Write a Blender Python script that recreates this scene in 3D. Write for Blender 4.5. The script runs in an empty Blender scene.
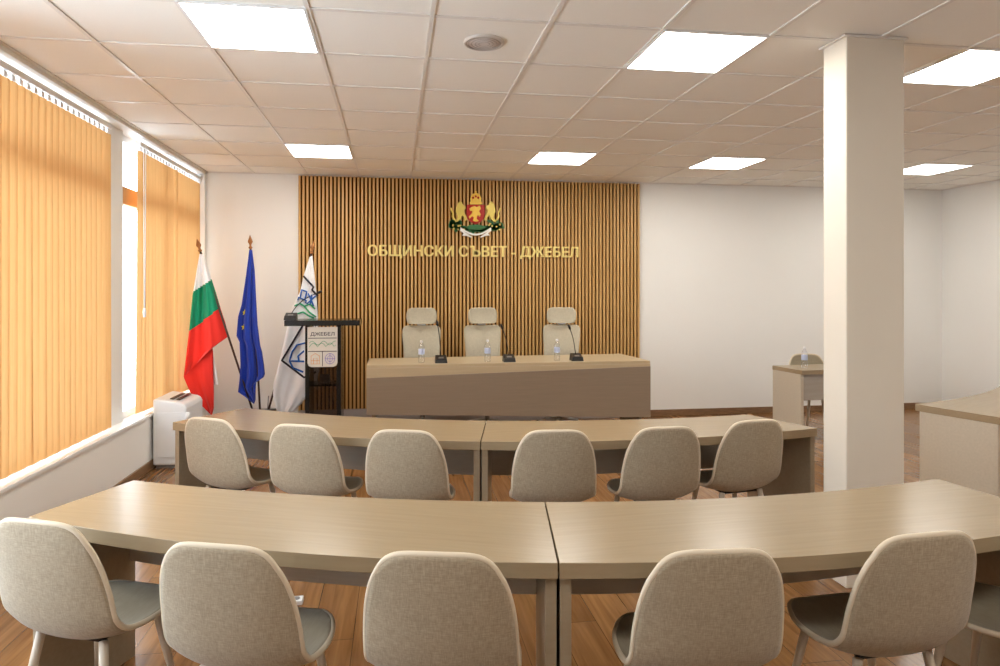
import bpy, bmesh, math, random
from mathutils import Vector, Matrix
random.seed(7)
COL = bpy.context.scene.collection
PI = math.pi

# ------------------------------------------------------------------ survey of the room
F, PX, HY, CAMH = 655., 490., 291., 1.58
TH = math.atan(94.5/F); CT, ST = math.cos(TH), math.sin(TH)
def ray(px, py):
    u = (px-PX)/F; v = (HY-py)/F
    return (u*CT+ST, -u*ST+CT, v)
def aty(px, py, y):
    r = ray(px, py); t = y/r[1]; return Vector((r[0]*t, y, CAMH+r[2]*t))
def atz(px, py, z):
    r = ray(px, py); t = (z-CAMH)/r[2]; return Vector((r[0]*t, r[1]*t, z))
CEIL = 2.94; XL = -2.15; XR = 7.32; YF = 7.90; YR = -2.6

# ------------------------------------------------------------------ materials
def mat(name, col=(.8,.8,.8), rough=.5, metal=0., spec=.5, **k):
    m = bpy.data.materials.new(name); m.use_nodes = True
    nt = m.node_tree; b = nt.nodes['Principled BSDF']
    b.inputs['Base Color'].default_value = (*col, 1)
    b.inputs['Roughness'].default_value = rough
    b.inputs['Metallic'].default_value = metal
    b.inputs['Specular IOR Level'].default_value = spec
    for kk, v in k.items(): b.inputs[kk.replace('_', ' ')].default_value = v
    return m
def nodes(m): return m.node_tree.nodes, m.node_tree.links, m.node_tree.nodes['Principled BSDF']
def noise_col(m, c1, c2, scale=(1,1,1), ns=5., detail=4., lo=.35, hi=.65, bump=0., bdist=.002, coord='Object'):
    n, l, b = nodes(m)
    tc = n.new('ShaderNodeTexCoord'); mp = n.new('ShaderNodeMapping'); mp.inputs['Scale'].default_value = scale
    nz = n.new('ShaderNodeTexNoise'); nz.inputs['Scale'].default_value = ns; nz.inputs['Detail'].default_value = detail
    cr = n.new('ShaderNodeValToRGB'); cr.color_ramp.elements[0].position = lo; cr.color_ramp.elements[1].position = hi
    cr.color_ramp.elements[0].color = (*c1, 1); cr.color_ramp.elements[1].color = (*c2, 1)
    l.new(tc.outputs[coord], mp.inputs[0]); l.new(mp.outputs[0], nz.inputs['Vector'])
    l.new(nz.outputs['Fac'], cr.inputs[0]); l.new(cr.outputs[0], b.inputs['Base Color'])
    if bump:
        bp = n.new('ShaderNodeBump'); bp.inputs['Strength'].default_value = bump; bp.inputs['Distance'].default_value = bdist
        l.new(nz.outputs['Fac'], bp.inputs['Height']); l.new(bp.outputs[0], b.inputs['Normal'])
    return m
M = {}
M['wall'] = noise_col(mat('wall_paint', rough=.6, spec=.3), (.885,.875,.845), (.90,.89,.86), ns=1.2, bump=.05)
M['column'] = noise_col(mat('column_paint', rough=.55, spec=.3), (.78,.715,.61), (.81,.745,.64), ns=1.5, bump=.04)
M['tile'] = noise_col(mat('mineral_tile', rough=.8, spec=.2), (.88,.855,.80), (.91,.885,.83), ns=220., detail=2., bump=.15, bdist=.001)
M['tbar'] = mat('tee_bar', (.78,.75,.71), .28, spec=.5)
M['white'] = mat('white_enamel', (.82,.83,.84), .3)
M['pvc'] = mat('white_pvc', (.86,.87,.88), .3)
M['oak'] = mat('light_orange_transom', (.55,.27,.09), .5)  # not wood: transom's orange stands in for light passing through
M['black'] = mat('black_plastic', (.012,.012,.013), .35)
M['blacklac'] = mat('black_lacquer', (.012,.011,.011), .18)
M['grey'] = mat('grey_metal', (.35,.35,.36), .35, .7)
M['chrome'] = mat('chrome', (.8,.8,.8), .12, 1.)
M['gold'] = mat('gold_letters', (.86,.70,.26), .32, .25)
M['skirt'] = noise_col(mat('brown_skirting', rough=.35), (.20,.11,.055), (.27,.155,.08), (3,3,20), 3.)
M['shelfgrey'] = mat('grey_skirting', (.42,.37,.35), .5)
M['legs'] = mat('beige_leg_paint', (.62,.53,.42), .4)
M['cable'] = mat('cable', (.03,.03,.03), .5)

def laminate(name, c1, c2, rough):
    m = mat(name, rough=rough, spec=.55)
    n, l, b = nodes(m)
    tc = n.new('ShaderNodeTexCoord'); mp = n.new('ShaderNodeMapping'); mp.inputs['Scale'].default_value = (1.2, 22, 22)
    nz = n.new('ShaderNodeTexNoise'); nz.inputs['Scale'].default_value = 3.; nz.inputs['Detail'].default_value = 6.
    cr = n.new('ShaderNodeValToRGB'); cr.color_ramp.elements[0].position = .3; cr.color_ramp.elements[1].position = .7
    cr.color_ramp.elements[0].color = (*c1, 1); cr.color_ramp.elements[1].color = (*c2, 1)
    l.new(tc.outputs['Object'], mp.inputs[0]); l.new(mp.outputs[0], nz.inputs['Vector']); l.new(nz.outputs['Fac'], cr.inputs[0])
    l.new(cr.outputs[0], b.inputs['Base Color'])
    bp = n.new('ShaderNodeBump'); bp.inputs['Strength'].default_value = .06; bp.inputs['Distance'].default_value = .001
    l.new(nz.outputs['Fac'], bp.inputs['Height']); l.new(bp.outputs[0], b.inputs['Normal'])
    return m
M['desk'] = laminate('desk_laminate', (.325,.245,.15), (.355,.27,.168), .25)
M['desk_side'] = laminate('desk_side_laminate', (.31,.245,.165), (.345,.275,.19), .33)
M['modesty'] = laminate('modesty_laminate', (.40,.36,.31), (.43,.39,.34), .12)
nodes(M['modesty'])[2].inputs['Coat Weight'].default_value = .8; nodes(M['modesty'])[2].inputs['Coat Roughness'].default_value = .1
M['fascia'] = laminate('fascia_laminate', (.27,.205,.145), (.295,.225,.16), .33)
M['lit_side'] = laminate('window_lit_end_laminate', (.55,.49,.39), (.60,.535,.43), .4)  # side laminate lightened: window light on the end panels put into the colour
M['fascia_light'] = laminate('pale_fascia_laminate', (.50,.395,.25), (.55,.435,.28), .38)

def fabric(name, c1, c2, sc=420.):
    m = mat(name, rough=.85, spec=.25); n, l, b = nodes(m)
    b.inputs['Sheen Weight'].default_value = .25
    tc = n.new('ShaderNodeTexCoord')
    outs = []
    for s in ((sc, sc*.12, sc*.12), (sc*.12, sc*.12, sc)):
        mp = n.new('ShaderNodeMapping'); mp.inputs['Scale'].default_value = s
        nz = n.new('ShaderNodeTexNoise'); nz.inputs['Scale'].default_value = 1.; nz.inputs['Detail'].default_value = 3.
        l.new(tc.outputs['Object'], mp.inputs[0]); l.new(mp.outputs[0], nz.inputs['Vector']); outs.append(nz.outputs['Fac'])
    ad = n.new('ShaderNodeMath'); ad.operation = 'ADD'; l.new(outs[0], ad.inputs[0]); l.new(outs[1], ad.inputs[1])
    hf = n.new('ShaderNodeMath'); hf.operation = 'MULTIPLY'; hf.inputs[1].default_value = .5; l.new(ad.outputs[0], hf.inputs[0])
    cr = n.new('ShaderNodeValToRGB'); cr.color_ramp.elements[0].position = .36; cr.color_ramp.elements[1].position = .64
    cr.color_ramp.elements[0].color = (*c1, 1); cr.color_ramp.elements[1].color = (*c2, 1)
    l.new(hf.outputs[0], cr.inputs[0]); l.new(cr.outputs[0], b.inputs['Base Color'])
    bp = n.new('ShaderNodeBump'); bp.inputs['Strength'].default_value = .35; bp.inputs['Distance'].default_value = .001
    l.new(hf.outputs[0], bp.inputs['Height']); l.new(bp.outputs[0], b.inputs['Normal'])
    return m
M['fab'] = fabric('beige_linen', (.30,.24,.165), (.46,.38,.268))
M['fab_in'] = fabric('olive_beige_seat', (.30,.25,.17), (.35,.295,.205), 160.)
M['pipe'] = mat('beige_piping', (.66,.56,.42), .7)
M['mesh'] = fabric('cream_office_fabric', (.47,.43,.33), (.58,.53,.41), 300.)

def slat_wood():
    m = mat('oak_slats', rough=.45, spec=.4); n, l, b = nodes(m)
    tc = n.new('ShaderNodeTexCoord')
    mp = n.new('ShaderNodeMapping'); mp.inputs['Scale'].default_value = (22.47, 4, .7)
    nz = n.new('ShaderNodeTexNoise'); nz.inputs['Scale'].default_value = 1.; nz.inputs['Detail'].default_value = 5.
    cr = n.new('ShaderNodeValToRGB'); cr.color_ramp.elements[0].position = .3; cr.color_ramp.elements[1].position = .7
    cr.color_ramp.elements[0].color = (.55,.315,.105,1); cr.color_ramp.elements[1].color = (.73,.45,.18,1)
    l.new(tc.outputs['Object'], mp.inputs[0]); l.new(mp.outputs[0], nz.inputs['Vector']); l.new(nz.outputs['Fac'], cr.inputs[0]); l.new(cr.outputs[0], b.inputs['Base Color'])
    return m
M['slat'] = slat_wood()
M['slatback'] = mat('brown_felt', (.10,.04,.008), .9, spec=.1)

def floor_mat():
    m = mat('laminate_floor', rough=.22, spec=.5); n, l, b = nodes(m)
    tc = n.new('ShaderNodeTexCoord'); mp = n.new('ShaderNodeMapping'); mp.inputs['Rotation'].default_value = (0,0,PI/2)
    br = n.new('ShaderNodeTexBrick'); br.inputs['Scale'].default_value = 1.
    br.inputs['Brick Width'].default_value = 1.28; br.inputs['Row Height'].default_value = .19; br.inputs['Mortar Size'].default_value = .0018
    br.inputs['Color1'].default_value = (.25,.12,.042,1); br.inputs['Color2'].default_value = (.36,.185,.070,1); br.inputs['Mortar'].default_value = (.10,.045,.015,1)
    br.offset = .37
    l.new(tc.outputs['Object'], mp.inputs[0]); l.new(mp.outputs[0], br.inputs['Vector'])
    mp2 = n.new('ShaderNodeMapping'); mp2.inputs['Scale'].default_value = (28, 1.6, 1)
    nz = n.new('ShaderNodeTexNoise'); nz.inputs['Scale'].default_value = 1.2; nz.inputs['Detail'].default_value = 7.; nz.inputs['Distortion'].default_value = .6
    l.new(tc.outputs['Object'], mp2.inputs[0]); l.new(mp2.outputs[0], nz.inputs['Vector'])
    cr = n.new('ShaderNodeValToRGB'); cr.color_ramp.elements[0].position = .3; cr.color_ramp.elements[1].position = .7
    cr.color_ramp.elements[0].color = (.62,.55,.5,1); cr.color_ramp.elements[1].color = (1,1,1,1)
    l.new(nz.outputs['Fac'], cr.inputs[0])
    mx = n.new('ShaderNodeMix'); mx.data_type = 'RGBA'; mx.blend_type = 'MULTIPLY'; mx.inputs['Factor'].default_value = 1.
    l.new(br.outputs['Color'], mx.inputs['A']); l.new(cr.outputs[0], mx.inputs['B']); l.new(mx.outputs['Result'], b.inputs['Base Color'])
    return m
M['floor'] = floor_mat()

def blind_mat():
    m = bpy.data.materials.new('orange_blind_fabric'); m.use_nodes = True; nt = m.node_tree; n = nt.nodes; l = nt.links
    n.clear(); out = n.new('ShaderNodeOutputMaterial')
    d = n.new('ShaderNodeBsdfDiffuse'); t = n.new('ShaderNodeBsdfTranslucent'); mx = n.new('ShaderNodeMixShader'); mx.inputs[0].default_value = .125
    tc = n.new('ShaderNodeTexCoord'); mp = n.new('ShaderNodeMapping'); mp.inputs['Scale'].default_value = (60,60,1.5)
    nz = n.new('ShaderNodeTexNoise'); nz.inputs['Scale'].default_value = 2.; nz.inputs['Detail'].default_value = 4.
    cr = n.new('ShaderNodeValToRGB'); cr.color_ramp.elements[0].position = .3; cr.color_ramp.elements[1].position = .7
    cr.color_ramp.elements[0].color = (.76,.43,.17,1); cr.color_ramp.elements[1].color = (.82,.49,.21,1)
    l.new(tc.outputs['Object'], mp.inputs[0]); l.new(mp.outputs[0], nz.inputs['Vector']); l.new(nz.outputs['Fac'], cr.inputs[0])
    l.new(cr.outputs[0], d.inputs[0]); l.new(cr.outputs[0], t.inputs[0])
    l.new(d.outputs[0], mx.inputs[1]); l.new(t.outputs[0], mx.inputs[2]); l.new(mx.outputs[0], out.inputs[0])
    return m
M['blind'] = blind_mat()
def glass_mat(name, col=(1,1,1), gl=.06, rough=.02):
    m = bpy.data.materials.new(name); m.use_nodes = True; nt = m.node_tree; n = nt.nodes; l = nt.links
    n.clear(); out = n.new('ShaderNodeOutputMaterial')
    t = n.new('ShaderNodeBsdfTransparent'); t.inputs[0].default_value = (*col, 1)
    g = n.new('ShaderNodeBsdfGlossy'); g.inputs['Roughness'].default_value = rough
    fr = n.new('ShaderNodeLayerWeight'); fr.inputs[0].default_value = .12
    ml = n.new('ShaderNodeMath'); ml.operation = 'MULTIPLY_ADD'; ml.inputs[1].default_value = gl*5; ml.inputs[2].default_value = gl*.5; l.new(fr.outputs['Fresnel'], ml.inputs[0])
    mx = n.new('ShaderNodeMixShader'); l.new(ml.outputs[0], mx.inputs[0]); l.new(t.outputs[0], mx.inputs[1]); l.new(g.outputs[0], mx.inputs[2]); l.new(mx.outputs[0], out.inputs[0])
    return m
M['glass'] = glass_mat('window_glass')
M['smoke'] = glass_mat('smoked_acrylic', (.42,.38,.36))
M['pet'] = glass_mat('clear_bottle_plastic', (.97,.98,1.), .12, .08)
M['bluelabel'] = mat('bottle_label', (.55,.63,.85), .4)
def emis(name, col, s):
    m = bpy.data.materials.new(name); m.use_nodes = True; nt = m.node_tree; n = nt.nodes; n.clear()
    out = n.new('ShaderNodeOutputMaterial'); e = n.new('ShaderNodeEmission'); e.inputs[0].default_value = (*col,1); e.inputs[1].default_value = s
    nt.links.new(e.outputs[0], out.inputs[0]); return m
M['lamp'] = emis('led_diffuser', (1,.965,.89), 18.5)

def cloth(name, col):
    m = mat(name, col, .7, spec=.25); m.node_tree.nodes['Principled BSDF'].inputs['Sheen Weight'].default_value = .2; return m
for k, c in dict(cw=(.83,.84,.87), cg=(.0,.26,.13), cr=(.80,.03,.02), ceu=(.015,.05,.42), star=(.9,.72,.05), cn=(.015,.015,.03), cb=(.02,.12,.45), cgreen=(.02,.35,.15), corange=(.80,.38,.12), cviolet=(.28,.22,.60), cream=(.80,.77,.70)).items():
    M[k] = cloth('cloth_'+k, c)
M['pole'] = mat('dark_wood_pole', (.06,.03,.02), .4)
M['finial'] = mat('bronze_finial', (.35,.15,.05), .35, .5)
M['ered'] = mat('enamel_red', (.50,.02,.01), .35); M['egold'] = mat('gilt_relief', (.90,.60,.10), .35, .3)
M['eyel'] = mat('pale_gilt_relief', (.78,.62,.14), .35, .2)
M['egreen'] = mat('enamel_green', (.035,.17,.05), .4); M['ewhite'] = mat('enamel_white', (.85,.85,.82), .4)

# ------------------------------------------------------------------ mesh builder
class MB:
    def __init__(s): s.v = []; s.f = []; s.m = []; s.mi = 0; s.sm = []; s.smooth = False
    def add(s, vs, fs):
        o = len(s.v); s.v += [tuple(v) for v in vs]
        for f in fs: s.f.append(tuple(i+o for i in f)); s.m.append(s.mi); s.sm.append(s.smooth)
        return s
    def box(s, c, d, rz=0., rx=0., ry=0.):
        R = Matrix.Rotation(rz,3,'Z') @ Matrix.Rotation(ry,3,'Y') @ Matrix.Rotation(rx,3,'X')
        vs = [Vector(c)+R@Vector((x*d[0]/2, y*d[1]/2, z*d[2]/2)) for x in (-1,1) for y in (-1,1) for z in (-1,1)]
        return s.add(vs, [(0,1,3,2),(4,6,7,5),(0,4,5,1),(2,3,7,6),(0,2,6,4),(1,5,7,3)])
    def prism(s, poly, z0, z1):      # CCW polygon in xy
        n = len(poly); vs = [(p[0],p[1],z0) for p in poly]+[(p[0],p[1],z1) for p in poly]
        return s.add(vs, [tuple(range(n-1,-1,-1)), tuple(range(n,2*n))]+[(i,(i+1)%n,n+(i+1)%n,n+i) for i in range(n)])
    def wallpoly(s, poly, y0, y1):   # polygon of (x,z), extruded along y (y0 nearer)
        n = len(poly); vs = [(p[0],y0,p[1]) for p in poly]+[(p[0],y1,p[1]) for p in poly]
        return s.add(vs, [tuple(range(n)), tuple(range(2*n-1,n-1,-1))]+[(i,n+i,n+(i+1)%n,(i+1)%n) for i in range(n)])
    def tube(s, pts, r, n=10, cap=True):
        pts = [Vector(p) for p in pts]; rs = r if isinstance(r,(list,tuple)) else [r]*len(pts)
        vs = []; up = None
        for i, p in enumerate(pts):
            t = (pts[min(i+1,len(pts)-1)]-pts[max(i-1,0)]).normalized()
            if up is None:
                up = Vector((0,0,1)) if abs(t.z) < .9 else Vector((1,0,0))
            a = t.cross(up).normalized(); b = a.cross(t).normalized(); up = b
            for k in range(n):
                an = 2*PI*k/n; vs.append(p+(a*math.cos(an)+b*math.sin(an))*rs[i])
        fs = []
        for i in range(len(pts)-1):
            for k in range(n):
                fs.append((i*n+k,(i)*n+(k+1)%n,(i+1)*n+(k+1)%n,(i+1)*n+k))
        if cap: fs += [tuple(range(n-1,-1,-1)), tuple(range((len(pts)-1)*n,len(pts)*n))]
        sm = s.smooth; s.smooth = True; s.add(vs, fs); s.smooth = sm; return s
    def loop(s, pts, r, n=6):
        pts = [Vector(p) for p in pts]; N = len(pts); vs = []
        for i, p in enumerate(pts):
            t = (pts[(i+1)%N]-pts[i-1]).normalized()
            up = Vector((0,0,1)) if abs(t.z) < .95 else Vector((0,1,0))
            # stable frame pointing away from centre
            c = p-sum(pts, Vector())/N; a = (c-t*c.dot(t)).normalized(); b = t.cross(a)
            for k in range(n):
                an = 2*PI*k/n; vs.append(p+(a*math.cos(an)+b*math.sin(an))*r)
        sm = s.smooth; s.smooth = True
        s.add(vs, [(i*n+k, i*n+(k+1)%n, ((i+1)%N)*n+(k+1)%n, ((i+1)%N)*n+k) for i in range(N) for k in range(n)])
        s.smooth = sm; return s
    def lathe(s, prof, c=(0,0,0), n=24, axis='Z'):   # prof of (r,z)
        vs = []
        for (r, z) in prof:
            for k in range(n):
                an = 2*PI*k/n; x, y = r*math.cos(an), r*math.sin(an)
                vs.append((c[0]+x,c[1]+y,c[2]+z) if axis=='Z' else (c[0]+x,c[1]-z,c[2]+y))
        fs = [(i*n+k,i*n+(k+1)%n,(i+1)*n+(k+1)%n,(i+1)*n+k) for i in range(len(prof)-1) for k in range(n)]
        sm = s.smooth; s.smooth = True; s.add(vs, fs); s.smooth = sm
        if prof[0][0] > 1e-5: s.add([vs[k] for k in range(n)], [tuple(range(n-1,-1,-1))])
        if prof[-1][0] > 1e-5: s.add([vs[(len(prof)-1)*n+k] for k in range(n)], [tuple(range(n))])
        return s
    def build(s, name, mats, parent=None, bevel=0., smooth=None, subsurf=0, seg=2):
        me = bpy.data.meshes.new(name); me.from_pydata([tuple(v) for v in s.v], [], s.f); me.validate()
        for mm in (mats if isinstance(mats,(list,tuple)) else [mats]): me.materials.append(mm)
        for i, p in enumerate(me.polygons):
            if i < len(s.m): p.material_index = s.m[i]; p.use_smooth = s.sm[i] if smooth is None else smooth
        bm = bmesh.new(); bm.from_mesh(me); bmesh.ops.recalc_face_normals(bm, faces=bm.faces); bm.to_mesh(me); bm.free()
        o = bpy.data.objects.new(name, me); COL.objects.link(o)
        if parent: o.parent = parent
        if bevel:
            md = o.modifiers.new('bevel','BEVEL'); md.width = bevel; md.segments = seg; md.limit_method = 'ANGLE'; md.angle_limit = math.radians(40)
        if subsurf:
            md = o.modifiers.new('sub','SUBSURF'); md.levels = subsurf; md.render_levels = subsurf
        return o
def tag(o, label, cat, group=None, kind=None):
    if label: o['label'] = label
    if cat: o['category'] = cat
    if group: o['group'] = group
    if kind: o['kind'] = kind
    return o
def thing(name, label, cat, loc=(0,0,0), rz=0., group=None):
    o = bpy.data.objects.new(name, None); COL.objects.link(o); o.empty_display_size = .05
    o.location = loc; o.rotation_euler = (0,0,rz); return tag(o, label, cat, group)
def struct(o): o['kind'] = 'structure'; return o
def dup(root, loc, rz, label):
    r = root.copy(); COL.objects.link(r); r.location = loc; r.rotation_euler = (0,0,rz); r['label'] = label
    for ch in list(root.children):
        c = ch.copy(); COL.objects.link(c); c.parent = r
        for g in list(ch.children):
            d = g.copy(); COL.objects.link(d); d.parent = c
    return r

# ------------------------------------------------------------------ room shell
T = .2
struct(MB().box(((XL+XR)/2-.1,(YF+YR)/2,-.05),(XR-XL+.8,YF-YR+.6,.1)).build('floor', M['floor']))
struct(MB().box(((XL+XR)/2-.1,(YF+YR)/2,CEIL+.055),(XR-XL+.8,YF-YR+.6,.1)).build('ceiling', M['tile']))
struct(MB().box(((XL+XR)/2-.1,YF+T/2,CEIL/2),(XR-XL+.6,T,CEIL)).build('wall_front', M['wall']))
struct(MB().box(((XL+XR)/2-.1,YR-T/2,CEIL/2),(XR-XL+.6,T,CEIL)).build('wall_rear', M['wall']))
struct(MB().box((XR+T/2,(YF+YR)/2,CEIL/2),(T,YF-YR,CEIL)).build('wall_right', M['wall']))
# window wall: parapet, pier between the windows, lintel strip, blank rear stretch
W1 = (1.2, 5.52); W2 = (5.84, 7.84); ZS, ZT = .47, 2.91
w = MB(); XO = XL-.32; XM = (XL+XO)/2; D = XL-XO
w.box((XM,(YF+YR)/2,ZS/2),(D,YF-YR,ZS))
w.box((XM,(YF+YR)/2,(ZT+CEIL)/2),(D,YF-YR,CEIL-ZT))
w.box((XM,(YR+W1[0])/2,(ZS+ZT)/2),(D,W1[0]-YR,ZT-ZS))
w.box((XM-.05,(W1[1]+W2[0])/2,(ZS+ZT)/2),(D-.1,W2[0]-W1[1],ZT-ZS))
w.box((XM,(W2[1]+YF)/2,(ZS+ZT)/2),(D,YF-W2[1],ZT-ZS))
struct(w.build('wall_left', M['wall']))
s = MB(); s.box((XM+.01,(W1[0]+YF)/2,ZS+.0125),(D+.02,YF-W1[0]-.002,.025)); struct(s.build('trim_1', M['pvc'], bevel=.004))
def window(n, y0, y1, mull, transom=M['oak']):
    xw = XL-.17; root = thing('window_%d'%n, None, None, (xw,(y0+y1)/2,ZS+.025)); root['kind'] = 'structure'
    h = ZT-ZS-.025; w2 = (y1-y0)/2
    f = MB()
    f.box((0,0,.03),(.06,2*w2,.06)); f.box((0,0,h-.03),(.06,2*w2,.06))
    for y in (-w2+.03, w2-.03): f.box((0,y,h/2),(.058,.06,h))
    for y in mull: f.box((0,y-(y0+y1)/2,h/2),(.056,.09,h))
    f.build('window_frame', M['pvc'], root, bevel=.004)
    MB().box((0,0,1.90),(.07,2*w2,.15)).build('transom', transom, root, bevel=.004)
    MB().box((-.01,0,h/2),(.006,2*w2-.1,h-.1)).build('pane', M['glass'], root)
window(1, W1[0], W1[1], [2.4, 3.9]); window(2, W2[0], W2[1], [6.75])
# skirtings
struct(MB().box(((3.06+XR)/2,YF-.008,.04),(XR-3.06,.016,.08)).build('baseboard_front', M['skirt'], bevel=.003))
struct(MB().box((XL+.008,(YF+YR)/2,.04),(.016,YF-YR-.04,.08)).build('baseboard_left', M['skirt'], bevel=.003))
struct(MB().box((XR-.008,(YF+YR)/2,.04),(.016,YF-YR-.04,.08)).build('baseboard_right', M['skirt'], bevel=.003))
# ceiling tee grid
g = MB(); x = .18-.6*3
while x < XR:
    if x > XL: g.box((x,(YF+YR)/2,CEIL+.002),(.024,YF-YR-.01,.008))
    x += .6
y = .25-.6*4
while y < YF:
    g.box(((XL+XR)/2,y,CEIL+.0025),(XR-XL-.01,.024,.0075)); y += .6
for (a,b,c,d) in ((XL+.012,(YF+YR)/2,.024,YF-YR),(XR-.012,(YF+YR)/2,.024,YF-YR)): g.box((a,b,CEIL+.001),(c,d,.01))
g.box(((XL+XR)/2,YF-.012,CEIL+.001),(XR-XL,.024,.01))
struct(g.build('trim_2', M['tbar']))
# column
col = MB().box((2.539,3.265,CEIL/2),(.343,.19,CEIL-.001))
struct(col.build('column', M['column'], bevel=.006))
struct(MB().box((2.537,3.265,CEIL-.005),(.375,.215,.010)).build('trim_3', M['tbar']))

# ------------------------------------------------------------------ ceiling lights
lights = [(-1.02,3.25,'square LED panel in the ceiling nearest the window, large one at top left'),
 (-1.02,6.25,'small-looking LED panel in the ceiling just left above the slatted wall'),
 (1.38,3.25,'large square LED panel in the ceiling between the speaker and the column'),
 (1.38,6.25,'far LED panel in the ceiling above the golden lettering on the slatted wall'),
 (3.18,6.25,'far LED panel in the ceiling just left of the column'),
 (3.18,3.25,'near LED panel in the ceiling whose left side is hidden by the column'),
 (5.58,6.25,'far LED panel in the ceiling right of the column near the right wall'),
 (5.58,3.25,'LED panel in the ceiling close to the right wall, out beside the window desk'),
 (-1.02,.25,'LED panel in the ceiling above the leftmost front chair'),
 (1.38,.25,'LED panel in the ceiling above the viewer, mid room'),
 (3.18,.25,'LED panel in the ceiling right of the viewer'),
 (5.58,.25,'LED panel in the ceiling near the right wall, beside the viewer')]
proto = None
for (x,y,lab) in lights:
    if proto is None:
        proto = thing('ceiling_light', lab, 'ceiling light', (x+.297,y+.285,CEIL-.004), 0, 'LED panels in the ceiling')
        MB().box((0,0,0),(.566,.566,.006)).build('diffuser', M['lamp'], proto)
        f = MB()
        for s_ in (-1,1): f.box((s_*.290,0,.0005),(.014,.594,.009)); f.box((0,s_*.290,.0005),(.566,.014,.009))
        f.build('frame', M['white'], proto)
    else: dup(proto, (x+.297,y+.285,CEIL-.004), 0, lab)
spk = thing('ceiling_speaker', 'round grey ceiling speaker grille set in a tile above the room', 'speaker', (.48,3.555,CEIL+.004))
MB().lathe([(.0,-.012),(.02,-.0125),(.095,-.010),(.098,0),(0,0)], n=40).build('grille', mat('speaker_grille',(.62,.56,.52),.5), spk)
r_ = MB().lathe([(.095,0),(.097,-.014),(.108,-.012),(.112,0)], n=40); r_.build('rim', mat('grey_white_rim',(.6,.55,.5),.4), spk)
r2 = MB()
for rr in (.03,.05,.07,.088): r2.loop([(rr*math.cos(a*PI/16),rr*math.sin(a*PI/16),-.012) for a in range(32)], .0022, 5)
r2.build('grille_ring', mat('speaker_rings',(.45,.40,.37),.5), spk)

# ------------------------------------------------------------------ slatted wall panel
pl = thing('slatted_wall_panel', 'wide panel of vertical oak slats on dark brown backing behind the presidium desk', 'wall panel', (.955,YF-.012,0))
X0, X1, Z0, Z1 = -1.12, 3.03, .19, 2.925
MB().box((0,0,(Z0+Z1)/2),(X1-X0,.02,Z1-Z0)).build('backing', M['slatback'], pl)
sl = MB(); n = 93; p = (X1-X0-.03)/(n-1)
for i in range(n): sl.box((X0+.015+i*p-.955,-.023,(Z0+Z1)/2),(.0245,.028,Z1-Z0))
sl.build('slats', M['slat'], pl, bevel=.0015, seg=1)
MB().box((0,-.012,.095),(X1-X0,.045,.19)).build('base_board', M['shelfgrey'], pl, bevel=.003)
# golden lettering
def text_mesh(txt, size, extrude, offset=0., align='CENTER', sx=1.):
    cu = bpy.data.curves.new('t','FONT'); cu.body = txt; cu.size = size; cu.extrude = extrude; cu.offset = offset; cu.align_x = align; cu.resolution_u = 4
    ob = bpy.data.objects.new('t', cu); COL.objects.link(ob)
    dg = bpy.context.evaluated_depsgraph_get(); me = bpy.data.meshes.new_from_object(ob.evaluated_get(dg))
    bpy.data.objects.remove(ob); bpy.data.curves.remove(cu)
    return me
YL = YF-.062
tl = aty(368,245,YL); br = aty(578,258.5,YL)
me = text_mesh('ОБЩИНСКИ СЬВЕТ - ДЖЕБЕЛ', .17, .008, 0.)
xs = [v.co.x for v in me.vertices]; BAR = .034
capz = .17*.72
kx = (br.x-tl.x)/(max(xs)-min(xs)+BAR); xm = (max(xs)+min(xs)-BAR)/2
kz = .125/capz
let = thing('wall_lettering', 'golden raised Cyrillic letters spelling the council name across the slatted wall', 'lettering', ((tl.x+br.x)/2,YL,(tl.z+br.z)/2-.055))
bm = bmesh.new(); bm.from_mesh(me); bmesh.ops.remove_doubles(bm, verts=bm.verts, dist=.0002); bm.verts.ensure_lookup_table()
seen = set(); isl = []
for v in bm.verts:
    if v.index in seen: continue
    st = [v]; comp = []; seen.add(v.index)
    while st:
        q = st.pop(); comp.append(q)
        for e in q.link_edges:
            o_ = e.other_vert(q)
            if o_.index not in seen: seen.add(o_.index); st.append(o_)
    isl.append(comp)
isl.sort(key=lambda c: min(v.co.x for v in c))
merged = []
for comp in isl:
    if merged and sum(v.co.x for v in comp)/len(comp) < max(v.co.x for v in merged[-1]): merged[-1] += comp
    else: merged.append(comp)
isl = merged
for comp in isl[:9]:
    for v in comp: v.co.x -= BAR
for ci, comp in enumerate(isl):
    ids = {v.index:i for i,v in enumerate(comp)}
    fs = {f for v in comp for f in v.link_faces}
    b_ = MB()
    for dx_, dz_, dy_ in ((0,0,0),(.006,0,.0002),(-.006,0,.0004),(.003,.003,.0006),(-.003,-.003,.0008)):
        b_.add([((v.co.x-xm)*kx+dx_, -v.co.z+dy_, v.co.y*kz+dz_) for v in comp], [tuple(ids[v.index] for v in f.verts) for f in fs])
    if ci == 9:      # the bar of the hard sign
        lx_ = (min(v.co.x for v in comp)-xm)*kx; tz_ = max(v.co.y for v in comp)*kz
        b_.box((lx_-.014, .0005, tz_-.0085), (.046, .0158, .023))
    b_.build('letter', M['gold'], let)
bm.free()
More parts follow.
